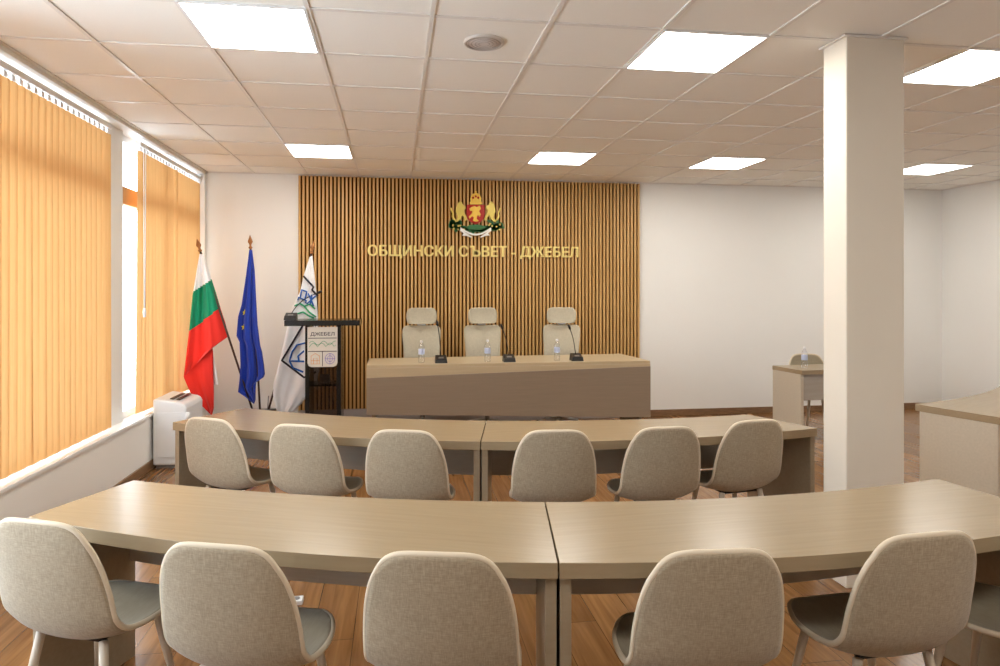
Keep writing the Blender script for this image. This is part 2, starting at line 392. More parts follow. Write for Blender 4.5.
# coat of arms; outlines in (x,z) on the wall
ca = thing('coat_of_arms', 'small gilt and red coat of arms with crown, lions, green branches and white ribbon', 'coat of arms', tuple(aty(475.3,216,YF-.05)))
ox, oz = ca.location.x, ca.location.z
def cw_(q): # crop frame 856x666 for px 430..520 / 180..250
    p = aty(430+q[0]/9.51, 180+q[1]/9.51, YF-.05); return (p.x-ox, p.z-oz)
def relief(polys, name, m, y0, y1, bevel=.004):
    b_ = MB(); y1 = .003 if y1 == 0 else y1
    for po in polys:
        pp = [cw_(q) for q in po]
        ar = sum(pp[i][0]*pp[(i+1)%len(pp)][1]-pp[(i+1)%len(pp)][0]*pp[i][1] for i in range(len(pp)))
        if ar < 0: pp = pp[::-1]
        b_.wallpoly(pp, y0, y1)
    return b_.build(name, m, ca, bevel=bevel)
def circ(cx, cy, r, n=12, ry=None): return [(cx+r*math.cos(2*PI*i/n), cy+(ry or r)*math.sin(2*PI*i/n)) for i in range(n)]
R0 = .003
relief([[(348,238),(515,238),(517,330),(508,372),(480,400),(432,422),(384,400),(356,372),(346,330)]], 'shield', M['ered'], -.03, .0)
relief([[(390,262),(418,250),(440,262),(470,248),(482,276),(462,300),(480,330),(470,352),(448,340),(440,372),(462,392),(430,402),(404,390),(414,360),(396,348),(372,372),(366,350),(392,326),(400,300),(378,296),(372,276)]], 'shield_lion', M['egold'], -.042, -.028)
relief([[(382,176),(396,140),(432,124),(468,140),(486,176),(482,214),(384,214)], [(374,210),(492,210),(488,236),(378,236)], circ(432,118,10)], 'crown', M['egold'], -.036, 0)
relief([circ(408,172,11), circ(456,172,11), circ(432,160,10)], 'crown_cap', M['ered'], -.044, -.034)
lion = [(282,205),(300,212),(312,240),(336,252),(338,276),(318,288),(326,318),(342,344),(352,380),(330,392),(322,360),(300,340),(290,372),(262,398),(236,404),(244,382),(262,362),(258,332),(244,302),(250,262),(262,226)]
tail = [(246,392),(222,384),(204,350),(210,318),(196,290),(192,266),(204,266),(210,286),(224,318),(220,346),(236,370)]
relief([lion, tail], 'lion', M['eyel'], -.034, 0)
relief([[(864-x,y) for x,y in lion], [(864-x,y) for x,y in tail]], 'lion', M['eyel'], -.034, 0)
leaf = []
random.seed(3)
for k in range(46):
    a = k/45.; cx = 190+a*485; cy = 440+26*math.sin(a*PI*1.0)+random.uniform(-22,22)
    an = random.uniform(0,PI); L = 36; Wd = 15
    leaf.append([(cx+L*math.cos(t)*math.cos(an)-Wd*math.sin(t)*math.sin(an), cy+L*math.cos(t)*math.sin(an)*.8+Wd*math.sin(t)*math.cos(an)) for t in [2*PI*i/8 for i in range(8)]])
for sx in (1,-1):
    for k in range(20):
        cx = 432+sx*(150+random.uniform(-25,98)); cy = 425+random.uniform(-38,40)
        leaf.append(circ(cx,cy,20,7,14))
relief(leaf[:], 'oak_branch', M['egreen'], -.028, 0, .002)
for k in range(14): relief([circ(432+(1 if k%2 else -1)*random.uniform(110,240), random.uniform(415,475), 9, 7)], 'acorn', M['eyel'], -.034, -.02, .002)
rb = [(286+i*29.2, 452+62*math.sin(i/10*PI)) for i in range(11)]
relief([rb+[(x,y+17) for x,y in rb[::-1]], [(288,462),(330,500),(400,545),(392,552),(346,534),(300,530),(318,510),(284,486)], [(576,462),(534,500),(470,545),(478,552),(524,534),(566,530),(548,510),(580,486)]], 'ribbon', M['ewhite'], -.044, -.026, .002)
relief([[(x,y) for x,y in circ(432,452,88,16,26)]], 'leaf_bed', M['egreen'], -.031, 0, .004)

# ------------------------------------------------------------------ vertical blinds
XB = XL-.055
def blind(y0, y1, label, gapat=None, seed=1, cord=True):
    rnd = random.Random(seed)
    t = thing('vertical_blind', label, 'blind', (XB,(y0+y1)/2,2.83), 0, 'orange vertical blinds'); yc = (y0+y1)/2
    MB().box((0,0,.027),(.045,y1-y0,.038)).build('headrail', M['white'], t, bevel=.004)
    v = MB(); hp = []; zb = .515-2.83; y = y0+.04; pit = .0795
    while y < y1-.02:
        th = math.radians(9+rnd.uniform(-3,3)); ww = .045
        if gapat and abs(y-gapat) < .06: th = math.radians(38)
        c, s_ = math.cos(th)*ww, math.sin(th)*ww
        N = 7; vs = []
        wob = rnd.uniform(-.004,.004); ph = rnd.uniform(0,6)
        for k in range(N):
            z = -.03+(zb+.03)*k/(N-1)
            q = (k/(N-1))**2
            sh = wob*q*3; bulge = 0
            if gapat: bulge = .022*q*math.sin(y*5)
            for e in (-1,-.4,.4,1):
                vs.append((s_*e+.004*(1-e*e)+bulge, y-yc+c*e+sh, z))
        v.smooth = True
        v.add(vs, [(k*4+j,k*4+j+1,(k+1)*4+j+1,(k+1)*4+j) for k in range(N-1) for j in range(3)])
        hp.append(y-yc)
        y += pit
    o = v.build('vanes', M['blind'], t); h0 = None
    for yy in hp:
        if h0 is None: h0 = MB().box((0,0,-.012),(.02,.036,.034)).build('vane_hanger', M['white'], t, bevel=.003); h0.location = (0,yy,0)
        else: h1 = h0.copy(); COL.objects.link(h1); h1.parent = t; h1.location = (0,yy,0)
    ch = MB(); ch.tube([(.02,y0-yc+.03+i*(y1-y0-.08)/30,zb+.012-.006*(i%2)) for i in range(31)], .0015, 4); ch.build('bottom_chain', M['white'], t)
    if cord:
        c_ = MB(); c_.tube([(.045,y0-yc+.0,0.0),(.048,y0-yc+.0,-1.4)], .0035, 6); c_.tube([(.055,y0-yc+.02,0.0),(.05,y0-yc+.012,-1.4)], .0035, 6)
        o2 = c_.build('cord', M['white'], t)
        MB().lathe([(0,-.05),(.012,-.045),(.014,0),(.008,.03),(0,.034)], (.05,y0-yc+.005,-1.43), 10).build('cord_weight', M['white'], t)
    return t
blind(3.25, 5.47, 'long orange vertical blind covering the near window at far left')
blind(6.05, 7.87, 'shorter orange vertical blind on the far window beside the flags', gapat=6.95, seed=5)

# ------------------------------------------------------------------ curved desks
def arc(cx, cy, R, a0, a1, n): return [(cx+R*math.sin(a0+(a1-a0)*i/n), cy-R*math.cos(a0+(a1-a0)*i/n)) for i in range(n+1)]
def arc_desk(c, R, dep, d0, d1, label, group='curved meeting desks', ztop=.75, e0=(0,0), e1=(0,0), side='desk_side'):
    # e0, e1: how far the inner corner of each end is turned (degrees) and set outward (metres)
    a0, a1 = math.radians(d0), math.radians(d1); am = (a0+a1)/2
    bx, by = c[0]+R*math.sin(am), c[1]-R*math.cos(am)
    t = thing('curved_desk', label, 'desk', (bx,by,0), am, group)
    def loc(q):
        dx, dy = q[0]-bx, q[1]-by; ca_, sa = math.cos(-am), math.sin(-am)
        return (dx*ca_-dy*sa, dx*sa+dy*ca_)
    def ring(Ro, Ri, b0, b1, z0, z1, name, m, n=28, bv=.002):
        inn = []
        for i in range(n+1):
            an = b1+(b0-b1)*i/n; f = (an-a0)/(a1-a0); g0, g1 = (1-f)**2, f*f; w_ = (R-Ri)/dep
            an += (math.radians(e0[0])*(1-f)+math.radians(e1[0])*f)*w_; rr = Ri+(e0[1]*g0+e1[1]*g1)*w_
            inn.append((c[0]+rr*math.sin(an), c[1]-rr*math.cos(an)))
        poly = [loc(q) for q in arc(*c, Ro, b0, b1, n)]+[loc(q) for q in inn]
        b_ = MB(); k = n+1; vs = [(*q,z0) for q in poly]+[(*q,z1) for q in poly]; N = len(poly)
        fs = [(i,(i+1)%N,N+(i+1)%N,N+i) for i in range(N)]
        for i in range(n): fs.append((i,N-1-i,N-2-i,i+1)); fs.append((N+i,N+i+1,2*N-2-i,2*N-1-i))
        b_.add(vs, fs); return b_.build(name, m, t, bevel=bv)
    ring(R, R-dep, a0, a1, ztop-.05, ztop, 'tabletop', M['desk'])
    th = .038/R
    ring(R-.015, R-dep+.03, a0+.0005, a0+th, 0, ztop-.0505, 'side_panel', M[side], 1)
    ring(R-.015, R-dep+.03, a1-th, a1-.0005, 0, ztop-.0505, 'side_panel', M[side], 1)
    ring(R-dep+.085, R-dep+.067, a0+th+.0002, a1-th-.0002, .425, ztop-.0505, 'modesty_panel', M['modesty'], 24, .001)
    return t
CN = (1.25,6.80); RN = 4.91; CM = (1.37,8.25); RM = 4.75
arc_desk(CN, RN, .58, -31.8, -8.90, 'large curved beige desk in the front row, left one nearest the window', e0=(-.8,.10))
arc_desk(CN, RN, .58, -8.84, 14.2, 'large curved beige desk in the front row, right one in front of the column', e1=(.7,.03))
arc_desk(CM, RM, .58, -35.6, -11.01, 'curved beige desk in the second row, left of the seam, beside the white air cabinet')
arc_desk(CM, RM, .58, -10.95, 14.1, 'curved beige desk in the second row, right of the seam, ending beside the column', e1=(-.8,.08))
arc_desk((2.62,8.5), 4.9, .56, 15.5, 37., 'curved beige desk at the right edge behind the column, end panel coloured as window-lit', side='lit_side')
# small far desk
fd = thing('side_desk', 'small straight desk with a water bottle on it beside the column, far right', 'desk', (4.20,6.30,0), math.radians(5))
MB().box((.55,.24,.7275),(1.1,.48,.045)).build('tabletop', M['desk'], fd, bevel=.002)
for x in (.02,1.08): MB().box((x,.25,.3525),(.038,.45,.705)).build('side_panel', M['lit_side'], fd, bevel=.002)
MB().box((.55,.06,.565),(1.02,.018,.28)).build('modesty_panel', M['modesty'], fd)

# ------------------------------------------------------------------ presidium desk
YD = 6.5; DX0 = -.28; DX1 = 2.62
pd = thing('presidium_desk', 'long desk below the slatted wall with brown front and pale wedge strip', 'desk', ((DX0+DX1)/2,YD,0)); xc = (DX0+DX1)/2
a, b = DX0-xc, DX1-xc
MB().prism([(a,.0),(b,.0),(b-.04,.78),(a,.66)], .825,.855).build('tabletop', M['fascia_light'], pd, bevel=.002)
MB().wallpoly([(a,.373),(b,.270),(b,.798),(a,.728)], -.012,.02).build('front_panel', M['fascia'], pd, bevel=.002)
MB().wallpoly([(a,.729),(b,.799),(b,.8245),(a,.8245)], -.006,.02).build('wedge_strip', M['fascia_light'], pd, bevel=.002)
for x in (a+.07,b-.09): MB().box((x,.33,.375),(.036,.58,.824)).build('side_panel', M['fascia'], pd, bevel=.002)

# ------------------------------------------------------------------ conference chair
prof = [(-.262,.838),(-.258,.77),(-.248,.69),(-.236,.61),(-.220,.53),(-.192,.462),(-.14,.415),(-.06,.400),(.04,.405),(.13,.420),(.20,.428),(.235,.418)]
pv = [Vector((0,y,z)) for y,z in prof]; cum = [0]
for i in range(1,len(pv)): cum.append(cum[-1]+(pv[i]-pv[i-1]).length)
LT = cum[-1]
def cat(i, t):
    g_ = lambda k: pv[max(0,min(len(pv)-1,k))]
    p0,p1,p2,p3 = g_(i-1),g_(i),g_(i+1),g_(i+2)
    return .5*((2*p1)+(p2-p0)*t+(2*p0-5*p1+4*p2-p3)*t*t+(3*p1-p0-3*p2+p3)*t**3)
def prof_at(q):
    q = max(0,min(LT,q*LT))
    for i in range(len(pv)-1):
        if q <= cum[i+1]+1e-9: return cat(i,(q-cum[i])/(cum[i+1]-cum[i]))
    return pv[-1].copy()
def lerp(tb, x):
    for (a0,b0),(a1,b1) in zip(tb, tb[1:]):
        if x <= a1:
            q = max(0,(x-a0)/(a1-a0)); return b0+(b1-b0)*q*q*(3-2*q)
    return tb[-1][1]
def shell(s_, w_):
    nq = 3.8 if s_ < 0 else 3.0
    r_ = max(abs(s_),abs(w_)); dn = (abs(s_)**nq+abs(w_)**nq)**(1/nq) or 1.
    sy, wx = s_*r_/dn, w_*r_/dn
    q = (sy+1)/2; p_ = prof_at(q)
    W = lerp([(0,.216),(.40,.223),(.55,.226),(.8,.228),(1,.220)], q)
    w2 = abs(wx)**2.4
    p_.x = wx*W
    p_.y += w2*lerp([(0,.03),(.30,.045),(.70,0),(1,-.01)], q)
    p_.z += w2*lerp([(0,0),(.25,0),(.55,.045),(1,.012)], q)
    return p_
def make_chair(label):
    t = thing('meeting_chair', label, 'chair', (0,0,0), 0, 'upholstered beige meeting chairs')
    NS, NW = 26, 14; b_ = MB(); b_.smooth = True
    vs = [shell(-1+2*i/NS, -1+2*j/NW) for i in range(NS+1) for j in range(NW+1)]
    b_.add(vs, [(i*(NW+1)+j, i*(NW+1)+j+1, (i+1)*(NW+1)+j+1, (i+1)*(NW+1)+j) for i in range(NS) for j in range(NW)])
    # two stretches of the same shell: backrest and seat
    me_ = []
    for nm, r0, r1 in (('backrest',0,15),('seat',15,26)):
        bb = MB(); bb.smooth = True
        bb.add([vs[i*(NW+1)+j] for i in range(r0,r1+1) for j in range(NW+1)],
               [(i*(NW+1)+j,(i+1)*(NW+1)+j,(i+1)*(NW+1)+j+1,i*(NW+1)+j+1) for i in range(r1-r0) for j in range(NW)])
        me = bpy.data.meshes.new(nm); me.from_pydata([tuple(v) for v in bb.v], [], bb.f)
        for p_ in me.polygons: p_.use_smooth = True
        me.materials.append(M['fab']); me.materials.append(M['fab_in'])
        # make normals point to the sitter
        n0 = me.polygons[len(me.polygons)//2].normal
        if (n0.y+n0.z) < 0: me.flip_normals()
        o = bpy.data.objects.new(nm, me); COL.objects.link(o); o.parent = t
        sd = o.modifiers.new('sub0','SUBSURF'); sd.levels = 1; sd.render_levels = 1; sd.subdivision_type = 'SIMPLE'
        so = o.modifiers.new('sol','SOLIDIFY'); so.thickness = .018; so.offset = 0; so.use_even_offset = False; so.use_rim = True
        so.material_offset = -1; so.material_offset_rim = -1
        for p_ in me.polygons: p_.material_index = 1
    bd = [shell(-1,-1+2*j/28) for j in range(28)]+[shell(-1+2*i/48,1) for i in range(48)]+[shell(1,1-2*j/28) for j in range(28)]+[shell(1-2*i/48,-1) for i in range(48)]
    MB().loop(bd, .0098, 8).build('piping', M['pipe'], t)
    u = MB()
    for s_ in (1,-1): u.tube([(-.12,.10*s_,.391),(.12,.10*s_,.391)], .008, 8); u.tube([(.10*s_,-.10,.391),(.10*s_,.10,.391)], .008, 8)
    u.build('seat_frame', M['black'], t)
    for sx in (-1,1):
        for sy in (-1,1):
            l_ = MB().tube([(.13*sx,.12*sy,.400),(.148*sx,.138*sy,.28),(.19*sx,.18*sy,.014)], [.0155,.015,.0095], 12).build('leg', M['legs'], t)
            MB().lathe([(.0,0),(.011,0),(.0115,.018),(.009,.02)], (.1915*sx,.1815*sy,0), 12).build('foot_cap', M['black'], l_)
    return t
def heading(p, c, extra=0.): return math.atan2(-(c[0]-p[0]), (c[1]-p[1]))+math.radians(extra)
def camdir(px, d):
    u = (px-PX)/F; return Vector((d*(u*CT+ST), d*(-u*ST+CT), 0))
chs = [ # px, distance, arc centre, turn, label
 (34,2.10,CN,6,'beige fabric chair in the front row, leftmost, cut by the photo edge'),
 (216,1.90,CN,2,'beige fabric chair in the front row, second from the left with seat showing at right'),
 (436,1.84,CN,0,'beige fabric chair in the front row, standing just left of the desk seam'),
 (719,1.86,CN,0,'beige fabric chair in the front row, first right of the desk seam'),
 (930,1.99,CN,-1,'beige fabric chair at front right, turned with its seat showing to the left'),
 (1100,2.12,CN,12,'beige chair at the right photo edge, only part of its seat in view'),
 (207,3.79,CM,0,'beige chair of the second row nearest the window and white air cabinet'),
 (299,3.60,CM,0,'beige chair of the second row, second from the window, in front of the flags'),
 (403,3.46,CM,0,'beige chair of the second row just left of the seam between the desks'),
 (556,3.46,CM,0,'beige chair of the second row just right of the seam between the desks'),
 (667,3.54,CM,0,'beige chair of the second row, middle one of the three right of the seam'),
 (757,3.73,CM,0,'beige chair of the second row nearest the column')]
ch0 = None
for (px,d,c,ex,lab) in chs:
    p_ = camdir(px,d); rz = heading(p_, c, ex); fw = Vector((-math.sin(rz), math.cos(rz), 0)); l_ = p_+fw*.262
    if ch0 is None: ch0 = make_chair(lab); ch0.location = l_; ch0.rotation_euler = (0,0,rz)
    else: dup(ch0, l_, rz, lab)
dup(ch0, (camdir(816,7.42)), PI-.15, 'beige chair standing behind the small side desk beside the column')

# ------------------------------------------------------------------ presidium office chairs
def office_chair(label):
    t = thing('office_chair', label, 'chair', (0,0,0), 0, 'cream high-back office chairs')
    def pad(rows, name, m, th, sub=2):   # rows of (z, halfwidth, y)
        b_ = MB(); b_.smooth = True; nw = 8; vs = []
        for side in (0,1):
            for (z,hw,y) in rows:
                for j in range(nw+1):
                    w_ = -1+2*j/nw
                    vs.append((w_*hw, y+.03*w_*w_*1. + (th if side==0 else 0)*(1-abs(w_)**4*.5)-(th/2), z))
        R_ = len(rows); S = R_*(nw+1); fs = []
        for i in range(R_-1):
            for j in range(nw):
                q = (i*(nw+1)+j, i*(nw+1)+j+1, (i+1)*(nw+1)+j+1, (i+1)*(nw+1)+j)
                fs.append(q); fs.append(tuple(S+k for k in q[::-1]))
        for i in range(R_-1):
            for j in (0,nw): fs.append((i*(nw+1)+j,(i+1)*(nw+1)+j,S+(i+1)*(nw+1)+j,S+i*(nw+1)+j))
        for j in range(nw):
            for i in (0,R_-1): fs.append((i*(nw+1)+j,i*(nw+1)+j+1,S+i*(nw+1)+j+1,S+i*(nw+1)+j))
        b_.add(vs, fs); return b_.build(name, m, t, subsurf=sub, smooth=True)
    # local front is +Y (towards the viewer after turning)
    pad([(.50,.20,-.20),(.54,.215,-.205),(.70,.21,-.225),(.85,.20,-.235),(1.0,.212,-.25),(1.10,.222,-.27),(1.155,.218,-.275),(1.185,.19,-.275),(1.19,.16,-.275)], 'backrest', M['mesh'], .045)
    pad([(1.205,.125,-.24),(1.21,.155,-.243),(1.25,.172,-.25),(1.31,.176,-.255),(1.355,.165,-.25),(1.385,.14,-.245),(1.39,.11,-.245)], 'headrest', M['mesh'], .07)
    MB().box((0,-.285,1.20),(.09,.02,.05)).box((0,-.30,1.16),(.04,.02,.16)).build('headrest_bracket', M['white'], t, bevel=.004)
    MB().tube([(0,-.30,1.15),(0,-.29,.8),(0,-.24,.55),(0,-.1,.44)], [.02,.025,.028,.02], 10).build('back_spine', M['white'], t)
    s_ = MB(); s_.box((0,.02,.485),(.48,.46,.07)); s_.build('seat', M['mesh'], t, bevel=.03, seg=4, smooth=True)
    MB().tube([(0,0,.45),(0,0,.12)], [.028,.025], 12).build('gas_column', M['chrome'], t)
    MB().box((0,0,.43),(.20,.24,.035)).build('tilt_mechanism', M['black'], t, bevel=.006)
    for k in range(5):
        an = 2*PI*k/5+.3; c_, s2 = math.cos(an), math.sin(an)
        MB().tube([(.03*c_,.03*s2,.125),(.18*c_,.18*s2,.115),(.31*c_,.31*s2,.085)], [.028,.02,.014], 8).build('base_arm', M['white'], t)
        cs = MB()
        for o_ in (-.016,.016):
            bx_ = (.31*c_-o_*s2, .31*s2+o_*c_, .028)
            cs.tube([(bx_[0]-.008*-s2, bx_[1]-.008*c_, .028),(bx_[0]+.008*-s2,bx_[1]+.008*c_,.028)], .028, 14)
        cs.tube([(.31*c_,.31*s2,.03),(.31*c_,.31*s2,.075)], .007, 6)
        cs.build('caster', M['black'], t)
    return t
oc = None
for (px, turn, lab) in ((422,0,'cream high-back office chair behind the left table microphone and bottle'),(485.5,.08,'cream high-back office chair, middle one of the three below the coat of arms'),(556.5,-.35,'cream high-back office chair at the right of the presidium, turned slightly')):
    q = aty(px,325,7.35); l_ = (q.x, 7.22, 0); rz = PI+turn
    if oc is None: oc = office_chair(lab); oc.location = l_; oc.rotation_euler = (0,0,rz)
    else: dup(oc, l_, rz, lab)

# ------------------------------------------------------------------ bottles
def bottle(label, loc):
    t = thing('water_bottle', label, 'bottle', loc, 0, 'clear plastic water bottles')
    MB().lathe([(0,.001),(.028,.001),(.031,.008),(.031,.06),(.0285,.075),(.031,.09),(.031,.145),(.026,.17),(.014,.195),(.0125,.205)], n=20).build('bottle_body', M['pet'], t)
    MB().lathe([(.0314,.085),(.0318,.09),(.0318,.135),(.0314,.14)], n=20).build('paper_label', M['bluelabel'], t)
    MB().lathe([(.0145,.203),(.015,.206),(.015,.222),(.013,.225),(0,.225)], n=16).build('cap', M['white'], t)
    return t
ZTB = .855
bt = None
for (px,py,lab) in ((421.5,362,'clear water bottle on the presidium desk before the left office chair'),(487.5,361,'clear water bottle on the presidium desk before the middle office chair'),(557,360,'clear water bottle on the presidium desk before the right office chair')):
    l_ = aty(px,py,6.66); l_.z = ZTB
    if bt is None: bt = bottle(lab, l_)
    else: dup(bt, l_, 0, lab)
l_ = atz(804.5,371,.75); l_ = Vector((4.36,6.52,.75)); l_ = aty(804.5,370,6.52); l_.z = .75
dup(bt, l_, 0, 'clear water bottle on the small side desk beside the column')

# ------------------------------------------------------------------ microphones
def mic(label, loc, tip, rz=0., group='gooseneck microphones'):
    t = thing('desk_microphone', label, 'microphone', loc, rz, group)
    b_ = MB(); b_.add([(-.062,-.06,0),(.062,-.06,0),(.062,.06,0),(-.062,.06,0),(-.056,-.052,.04),(.056,-.052,.04),(.056,.055,.075),(-.056,.055,.075)],
        [(0,3,2,1),(4,5,6,7),(0,1,5,4),(1,2,6,5),(2,3,7,6),(3,0,4,7)])
    b_.build('base', M['black'], t, bevel=.005)
    MB().box((-.0,-.02,.053),(.05,.03,.004), rx=.317).build('button', M['grey'], t)
    tp = Vector(tip)
    pts = []
    for i in range(13):
        q = i/12.; p_ = Vector((0,.035,.065)).lerp(tp, q); p_.x += -tp.x*.10*math.sin(q*PI); p_.z += .02*math.sin(q*PI)
        pts.append(p_)
    MB().tube(pts, .0045, 8).build('gooseneck', M['black'], t)
    d_ = (pts[-1]-pts[-2]).normalized()
    MB().tube([pts[-1]-d_*.008, pts[-1], pts[-1]+d_*.02, pts[-1]+d_*.045, pts[-1]+d_*.05], [.006,.012,.013,.010,.004], 12).build('mic_head', M['black'], t)
    return t
for (px,tx,tz,lab) in ((441,-.03,.375,'black gooseneck microphone on the presidium desk beside the left bottle'),(509,-.065,.34,'black gooseneck microphone on the presidium desk between middle and right chairs'),(576.5,-.065,.33,'black gooseneck microphone at the right on the presidium desk')):
    l_ = aty(px,361,6.62); l_.z = ZTB
    mic(lab, l_, (tx,.02,tz))

# ------------------------------------------------------------------ lectern
YLc = 6.75
A = aty(305,323,YLc); B = aty(341,323,YLc); lc = thing('lectern', 'black lectern with smoked panels and a municipal crest plate on its front', 'lectern', ((A.x+B.x)/2,YLc,0))
lx = (A.x+B.x)/2; hw = (B.x-A.x)/2; zt = A.z
P = lambda px,py,y=YLc: aty(px,py,y)
MB().box((0,.18,.02),(2*hw+.12,.46,.04)).build('base', M['blacklac'], lc, bevel=.004)
for s_ in (-1,1): MB().box((s_*(hw-.022),.18,(zt-.03+.04)/2),(.044,.36,zt-.03-.04)).build('side_panel', M['blacklac'], lc, bevel=.004)
MB().box((0,.03,.62),(2*hw-.09,.006,1.1)).build('front_panel', M['smoke'], lc)
zs = P(320,386).z
MB().box((0,.19,zs),(2*hw-.09,.30,.018)).build('shelf', M['blacklac'], lc)
tL = P(285,324).x-lx; tR = P(360,324).x-lx
MB().box(((tL+tR)/2,.17,zt),(tR-tL,.46,.055)).build('top', M['blacklac'], lc, bevel=.006)
MB().box((0,.2,zs+.05),(.10,.08,.08)).tube([(.0,.2,zs+.1),(0,.2,zs+.2)],.012).box((.02,.2,zs+.22),(.16,.08,.10)).build('control_unit', M['grey'], lc, bevel=.004)
# crest plate
cl, ct, cr_, cb = P(307.5,323,YLc-.03), 0, P(337.5,323,YLc-.03), 0
px0, px1 = cl.x-lx, cr_.x-lx; zc0 = P(320,367,YLc-.03).z; zc1 = P(320,327,YLc-.03).z
pw = px1-px0; phh = zc1-zc0; pcx = (px0+px1)/2
rc = .04
poly = [(px1,zc1),(px0,zc1),(px0,zc0+rc),(px0+rc*.3,zc0+rc*.3),(px0+rc,zc0),(px1-rc,zc0),(px1-rc*.3,zc0+rc*.3),(px1,zc0+rc)]
plate = MB().wallpoly(poly[::-1], -.034,-.026).build('crest_plate', M['cream'], lc, bevel=.002)
def bars(name, m, lst, par):
    b_ = MB()
    for (x0,z0,x1,z1) in lst: b_.box(((x0+x1)/2,-.0355,(z0+z1)/2),(abs(x1-x0),.003,abs(z1-z0)))
    return b_.build(name, m, par)
f_ = lambda u,v: (px0+u*pw, zc1-v*phh)
def bar(u0,v0,u1,v1): a_, b2 = f_(u0,v0), f_(u1,v1); return (a_[0],b2[1],b2[0],a_[1])
bars('divider', M['cn'], [bar(.02,.27,.98,.285), bar(.02,.60,.98,.615), bar(.49,.61,.51,.98)], plate)
def strokes(name, m, lines, r, par, y=-.036):
    b_ = MB()
    for ln in lines: b_.tube([(*[f_(u,v)[0]],y,f_(u,v)[1]) for u,v in ln], r, 5)
    return b_.build(name, m, par)
strokes('green_hills', M['cgreen'], [[(.06+.88*i/16, .50-.10*abs(math.sin(i*.62))) for i in range(17)], [(.06+.88*i/16, .40-.05*math.sin(i*.9)) for i in range(17)]], .0022, plate)
strokes('orange_building', M['corange'], [[(.12,.92),(.12,.72),(.26,.66),(.40,.72),(.40,.92),(.12,.92)],[(.2,.92),(.2,.78),(.32,.78),(.32,.92)],[(.12,.84),(.40,.84)]], .0028, plate)
strokes('violet_wheel', M['cviolet'], [[(.75+.16*math.cos(i*PI/8), .795+.13*math.sin(i*PI/8)) for i in range(17)],[(.75+.09*math.cos(i*PI/8), .795+.075*math.sin(i*PI/8)) for i in range(17)],[(.75,.66),(.75,.93)],[(.60,.795),(.90,.795)]], .0026, plate)
me = text_mesh('ДЖЕБЕЛ', .1, .002, .001); xs = [v.co.x for v in me.vertices]; k_ = pw*.80/(max(xs)-min(xs)); xm = (max(xs)+min(xs))/2
zb_ = f_(0,.215)[1]
b_ = MB(); b_.add([(pcx+(v.co.x-xm)*k_, -.0355-v.co.z, zb_+v.co.y*k_*.85) for v in me.vertices], [tuple(p.vertices) for p in me.polygons]); b_.build('plate_lettering', M['cn'], plate)
strokes('crown_ornament', M['cn'], [[(.25,.0),(.3,-.06),(.38,.0),(.45,-.08),(.5,0),(.55,-.08),(.62,0),(.7,-.06),(.75,0)]], .004, plate)
# lectern microphone
q = P(290,323); mloc = Vector((q.x,YLc+.05,zt+.0275))
tipw = aty(318,293,YLc+.1)
lm = mic('black gooseneck microphone on the left end of the lectern top', mloc, (tipw.x-mloc.x,.0,tipw.z-mloc.z))

# ------------------------------------------------------------------ flags
YG = 7.30
fs_ = thing('flag_stand', 'dark low metal stand holding the three ceremonial flags', 'flag stand', tuple(Vector((aty(262,410,YG).x,YG,0))))
sx0 = fs_.location.x
MB().lathe([(0,0),(.20,0),(.20,.012),(.19,.02),(.03,.03),(.0,.03)], n=32).build('base_plate', M['black'], fs_)
MB().tube([(0,0,.02),(0,0,.22)], .022, 14).build('stem', M['black'], fs_)
zc_ = aty(262,409.5,YG).z
MB().box((0.0,0,zc_-.01),(.34,.07,.025)).build('socket_bar', M['black'], fs_, bevel=.004)
MB().tube([(0,0,.2),(0,0,zc_)], .018, 12).build('socket_stem', M['black'], fs_)
def flag(name, label, foot, tip, tipfin, wood=M['pole']):
    a_ = aty(*foot,YG); b2 = aty(*tip,YG); c2 = aty(*tipfin,YG)
    t = thing('flag', label, 'flag', tuple(a_), 0, 'ceremonial flags in the stand')
    MB().tube([(0,0,0), b2-a_], .011, 12).build('pole', wood, t)
    d_ = (c2-b2); L = d_.length; d_.normalize(); o_ = b2-a_
    MB().tube([o_, o_+d_*L*.12, o_+d_*L*.2, o_+d_*L*.34, o_+d_*L*.5, o_+d_*L*.62, o_+d_*L], [.011,.022,.011,.012,.026,.022,.002], 10).build('finial', M['finial'], t)
    return t, a_
def surf(rows, org, yoff, amp, nf, phase, ns=22, sub=6):
    """rows: list of (left(px,py), right(px,py)) from top to bottom -> dense grid of local points and their (px,py)"""
    pts = []; R_ = []
    for i in range(len(rows)-1):
        for k in range(sub):
            t = k/sub; R_.append(tuple(tuple(rows[i][s][c]*(1-t)+rows[i+1][s][c]*t for c in (0,1)) for s in (0,1)))
    R_.append(rows[-1]); out = []
    for i, (l_, r_) in enumerate(R_):
        f = i/(len(R_)-1); row = []
        for j in range(ns+1):
            u = j/ns; px = l_[0]+(r_[0]-l_[0])*u; py = l_[1]+(r_[1]-l_[1])*u
            y = YG+yoff-amp*min(1,f*2.5+.15)*(math.sin(u*nf*2*PI+phase+f*1.2)+.35*math.sin(u*nf*4.6*PI+phase*2))
            row.append((px,py,y))
        out.append(row)
    return out
def cloth_mb(mb, grid, org, fn):
    n_ = len(grid[0]); vs = [aty(px,py,y)-org for row in grid for (px,py,y) in row]
    mb.smooth = True; base = len(mb.v); mb.v += [tuple(v) for v in vs]
    for i in range(len(grid)-1):
        for j in range(n_-1):
            cx = (grid[i][j][0]+grid[i+1][j+1][0])/2; cy = (grid[i][j][1]+grid[i+1][j+1][1])/2
            mb.f.append((base+i*n_+j, base+i*n_+j+1, base+(i+1)*n_+j+1, base+(i+1)*n_+j)); mb.m.append(fn(cx,cy)); mb.sm.append(True)
